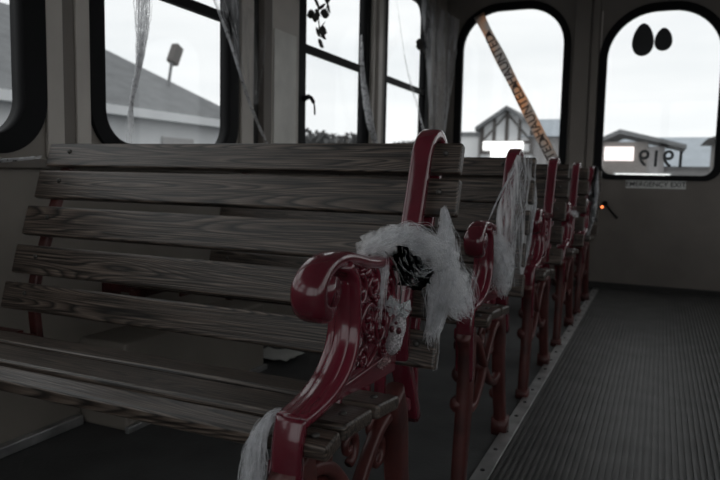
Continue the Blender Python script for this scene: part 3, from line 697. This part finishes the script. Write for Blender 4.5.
for i in range(41):
    t = i/40; ww = .041-.010*math.sin(t*9)**2*t
    tw = .35*math.sin(t*5)
    for s in (-1, 1): v.append(d*ln*t+up*ww*s+Vector((0, s*.012*tw, 0)))
    for s in (-1, 1): v.append(d*ln*t+up*ww*s+Vector((0, s*.012*tw+.001, 0)))
f = []
for i in range(40):
    a = i*4; f += [(a, a+1, a+5, a+4), (a+2, a+6, a+7, a+3), (a, a+4, a+6, a+2), (a+1, a+3, a+7, a+5)]
mb = MB(); mb.add(v, f); mb.build('tape_band', TAPE, tp)
yv = -(d.cross(up)); yv = yv if yv.y < 0 else -yv
bt = Matrix((d, up, d.cross(up))).transposed().to_4x4()
pos = -.17
for q in range(3):
    for ch, adv in (('HAUNTED', .36), ('\u25b2', 0)):
        if ch == 'HAUNTED':
            t_ = text_mesh('tape_lettering', ch, .088, .0004); cpos = pos+.17
        else: continue
        if cpos > ln-.19: continue
        t_.transform(bt); o = link_mesh('tape_lettering', t_, INK, tp, tuple(d*cpos+Vector((0, -.008, 0))))
        p = cpos+.21; tv = [d*(p-.025)-up*.02, d*(p+.025)-up*.02, d*p+up*.026]; tv = [x+Vector((0, -.009, 0)) for x in tv]
        mbt = MB(); mbt.add(tv+[x+Vector((0, .0008, 0)) for x in tv], [(0, 1, 2), (3, 5, 4), (0, 3, 4, 1), (1, 4, 5, 2), (2, 5, 3, 0)])
        if p < ln-.03: mbt.build('tape_triangle', INK, tp)
    pos += .43

# uneven off-white sheet on the floor beneath the second bench
pp = MB(); v = []
for i in range(7):
    for j in range(6):
        v.append((i*.03-.09, j*.03-.075, .008+.018*(.5+.5*noise.noise(Vector((i*.7, j*.7, 2))))))
pp.add(v, [(i*6+j, (i+1)*6+j, (i+1)*6+j+1, i*6+j+1) for i in range(6) for j in range(5)])
tag(pp.build('pale_sheet', mat('off_white_sheet', (.6, .6, .58), .8), None, (-1.40, 2.30, 0)), 'uneven off-white sheet on the floor seen through the nearest bench back', 'paper')

# ------------------------------------------------------------------ outside
ASPH = mat('asphalt', (.16, .165, .17), .9, var=.15, vscale=.5)
gd = struct(MB().box(-110, 90, -50, 160, ZB-.2, ZB).build('ground', ASPH))
ROOFG = mat('grey_shingle_roof', (.17, .175, .18), .9, var=.15, vscale=2, stretch=(1, 1, 4))
ROOFB = mat('bluish_metal_roof', (.36, .40, .44), .7, var=.08, vscale=1)
WHITEW = mat('white_siding', (.62, .63, .64), .8, var=.05, vscale=1)
GREYW = mat('grey_stucco', (.33, .32, .32), .8, var=.1, vscale=1)
TIMB = mat('dark_timber', (.09, .08, .075), .8)
TANW = mat('tan_wall', (.22, .20, .185), .8, var=.15, vscale=1)
GLOW = emit_mat('glowing_white', (1, .99, .97), 1.0)  # emissive white for the lodge panels and the low strip
LITP = emit_mat('lit_sign', (1., .90, .88), .9)

hb = empty('hip_roof_building', (-14, 10, ZB), 'white building with grey hipped roof and white gutter outside the left windows', 'building')
x0, x1, y0, y1, ze, zr = -20, -12, 4, 18.6, 2.3-ZB, 5.08-ZB
MB().box(x0+.4+14, x1-.4+14, y0+.4-10, y1-.4-10, 0, ze).build('wall', WHITEW, hb)
rf = MB(); rf.add([(x0+14, y0-10, ze), (x1+14, y0-10, ze), (x1+14, y1-10, ze), (x0+14, y1-10, ze), (-2, -2, zr), (-2, 3, zr)], [(0, 1, 4), (1, 2, 5, 4), (2, 3, 5), (3, 0, 4, 5), (0, 3, 2, 1)]); rf.build('roof', ROOFG, hb)
MB().box(x1+14-.05, x1+14+.1, y0-10, y1-10, ze-.2, ze+.02).build('gutter', WHITEW, hb)
f = MB().box(1.62, 1.66, 4.3, 5.6, ze-1.6, ze-.6); f.build('window', GREYW, hb)
fl = empty('floodlight', (-12.9, 15.15, 2.9), 'floodlight on a thin pole above the grey roof outside the left window', 'floodlight')
p0 = Vector((-13.4, 15.75, 3.25))
fl.location = p0
mb = MB(); mb.tube([(0, 0, -.35), (0, .04, .1), (0, .18, .75)], .045, 8); mb.build('pole', ROOFG, fl)
mb = MB(); mb.box(-.12, .12, -.16, .16, -.3, .3); h = mb.build('lamp_head', TIMB, fl, bevel=.03); h.location = (0, .33, .98); h.rotation_euler = (-.45, 0, 0)

def tree(loc, h, w_, label, seedv):
    rnd = random.Random(seedv); root = empty('tree', loc, label, 'tree', 'bare trees beyond the car park')
    t_ = MB(); t_.tube([(0, 0, 0), (.05, 0, h*.6)], .25, 8); t_.build('trunk', TIMB, root)
    cm = MB()
    for k in range(900):
        a = rnd.uniform(0, 2*PI); b = rnd.uniform(-.6, 1); r = rnd.random()**.4
        c = Vector((math.cos(a)*r*w_*math.sqrt(max(0, 1-b*b*.8)), math.sin(a)*r*w_*math.sqrt(max(0, 1-b*b*.8)), h*.68+b*h*.32*r)); s = .45
        n1 = Vector((rnd.uniform(-1, 1), rnd.uniform(-1, 1), rnd.uniform(-1, 1))).normalized()*s; n2 = n1.orthogonal().normalized()*s*.6
        cm.add([c-n1, c+n2, c+n1, c-n2], [(0, 1, 2, 3)])
    cm.build('crown', mat('grey_branches', (.10, .10, .10), .9), root)
for i, (x, y, h, w_, lb) in enumerate([(-38, 59, 5.4, 3.2, 'low grey tree at the left of the third window horizon'), (-36, 66, 4.9, 3.4, 'low grey tree in the middle of the third window horizon'),
                            (-35, 73, 5.0, 3.0, 'low grey tree at the right of the third window horizon'), (-30, 82, 4.6, 3.0, 'small dark tree low in the fourth window')]):
    tree((x, y, ZB), h+1.7, w_, lb, i+60)

# timbered lodge behind the rear left window
Y0 = 50
lg = empty('timbered_lodge', (-10.7, Y0, ZB), 'half-timbered lodge with a gable and glowing white panels seen through the left rear window', 'building')
g0 = -ZB
MB().box(-2.2, 5.6, 0.2, 8, 0, 3.9+g0).build('wall', GREYW, lg)
gb = MB(); gb.add([(-1.9, 0, 0), (1.9, 0, 0), (1.9, 0, 4.6+g0), (0, 0, 5.9+g0), (-1.9, 0, 4.6+g0), (-1.9, 4, 0), (1.9, 4, 0), (1.9, 4, 4.6+g0), (0, 4, 5.9+g0), (-1.9, 4, 4.6+g0)],
                  [(0, 1, 2, 3, 4), (9, 8, 7, 6, 5), (0, 4, 9, 5), (1, 6, 7, 2), (2, 7, 8, 3), (3, 8, 9, 4)]); gb.build('gable', WHITEW, lg)
tm_ = MB()
for xx in (-1.85, -.95, 0, .95, 1.85): tm_.box(xx-.13, xx+.13, -.08, 0, 2.6+g0, 4.7+g0+(1.1*(1-abs(xx)/1.9)))
tm_.box(-1.9, 1.9, -.09, 0, 3.4+g0, 3.6+g0); tm_.box(-1.9, 1.9, -.09, 0, 2.6+g0, 2.8+g0)
tm_.sweep([(-1.8, -.05, 3.6+g0), (-.1, -.05, 5.5+g0)], .12, .2); tm_.sweep([(1.8, -.05, 3.6+g0), (.1, -.05, 5.5+g0)], .12, .2)
tm_.build('timber_framing', TIMB, lg)
rf = MB()
for s in (-1, 1): rf.add([(0, -.5, 6.15+g0), (s*2.3, -.5, 4.6+g0), (s*2.3, 5, 4.6+g0), (0, 5, 6.15+g0), (0, -.5, 5.85+g0), (s*2.3, -.5, 4.3+g0), (s*2.3, 5, 4.3+g0), (0, 5, 5.85+g0)], [(0, 1, 2, 3), (4, 7, 6, 5), (0, 4, 5, 1), (1, 5, 6, 2), (2, 6, 7, 3), (3, 7, 4, 0)])
rf.build('gable_roof', ROOFG, lg)
mr = MB(); mr.add([(1.0, -.2, 3.9+g0), (6.0, -.2, 3.9+g0), (6.0, 4, 5.5+g0), (1, 4, 5.5+g0), (1, 8.5, 3.9+g0), (6.0, 8.5, 3.9+g0)], [(0, 1, 2, 3), (3, 2, 5, 4), (0, 3, 4), (1, 5, 2), (0, 4, 5, 1)]); mr.build('roof', ROOFB, lg)
for (a, b, c, e) in ((-1.7, 1.3, 2.9, 3.55), (-1.1, .8, 2.3, 2.9)): MB().box(a, b, -.3, -.15, c+g0, e+g0).build('glowing_panel', GLOW, lg)  # emissive boxes for the white shapes on the lodge front
wv = empty('white_annex', (-13.9, Y0+2, ZB), 'bright white annex at the left edge of the left rear window', 'building')
MB().box(-1.2, .75, 0, 3, 0, 4.1+g0).build('wall', mat('white_render', (.85, .85, .85), .8), wv); MB().box(-1.3, .9, -.2, 3.2, 4.1+g0, 4.4+g0).build('roof', ROOFG, wv)
# station building behind the door window
sb = empty('station_building', (-2.2, Y0, ZB), 'low brown gabled building with a lit sign seen through the rear door window', 'building')
MB().box(-1.7, 1.2, 0, 6, 0, 3.5+g0).build('wall', TANW, sb)
rf = MB(); rf.add([(-2.2, -.5, 3.6+g0), (-.6, -.5, 4.35+g0), (3.6, -.5, 3.3+g0), (-2.2, 6, 3.6+g0), (-.6, 6, 4.35+g0), (3.6, 6, 3.3+g0), (-2.2, -.5, 3.35+g0), (-.6, -.5, 4.05+g0), (3.6, -.5, 3.05+g0), (-2.2, 6, 3.35+g0), (-.6, 6, 4.05+g0), (3.6, 6, 3.05+g0)],
                  [(0, 1, 4, 3), (1, 2, 5, 4), (6, 9, 10, 7), (7, 10, 11, 8), (0, 6, 7, 1), (1, 7, 8, 2), (2, 8, 11, 5), (0, 3, 9, 6), (3, 4, 10, 9), (4, 5, 11, 10)]); rf.build('roof', ROOFG, sb)
MB().box(-1.55, .35, -.25, -.1, 2.2+g0, 3.15+g0).build('lit_sign', LITP, sb)
MB().box(1.2, 2.3, .2, 5, 0, 3.2+g0).build('porch_wall', GREYW, sb)
hb2 = empty('metal_roof_hall', (4, Y0+12, ZB), 'wide pale building with a bluish metal roof behind the station building', 'building')
MB().box(-7, 6, 0, 12, 0, 2.1+g0).build('wall', GREYW, hb2)
mr = MB(); mr.add([(-8, -.6, 2.1+g0), (7, -.6, 2.1+g0), (7, 6, 4.9+g0), (-8, 6, 4.9+g0), (-8, 12.6, 2.1+g0), (7, 12.6, 2.1+g0)], [(0, 1, 2, 3), (3, 2, 5, 4), (0, 3, 4), (1, 5, 2), (0, 4, 5, 1)]); mr.build('roof', ROOFB, hb2)
cb = empty('corner_building', (4.0, Y0-4, ZB), 'dark gabled building at the right edge of the rear door window', 'building')
MB().box(-.9, 6, 0, 8, 0, 3.6+g0).build('wall', TANW, cb)
mr = MB(); mr.add([(-1.6, -.6, 3.45+g0), (7, -.6, 3.45+g0), (2.8, -.6, 5+g0), (-1.6, 8.6, 3.45+g0), (7, 8.6, 3.45+g0), (2.8, 8.6, 5+g0)], [(0, 2, 5, 3), (1, 4, 5, 2), (0, 1, 2), (3, 5, 4), (0, 3, 4, 1)]); mr.build('roof', TIMB, cb)
cp = empty('glowing_strip', (-1.4, 42, ZB), 'long glowing white strip low in the rear door window', 'glowing strip')
MB().box(-1.2, 1.9, 0, 1, 0, 1.25+g0).build('strip_body', WHITEW, cp)
MB().box(-1.1, 1.8, -.06, -.01, .5+g0, 1.2+g0).build('glowing_front', GLOW, cp)  # added box, its glow stands in for a bright strip outdoors
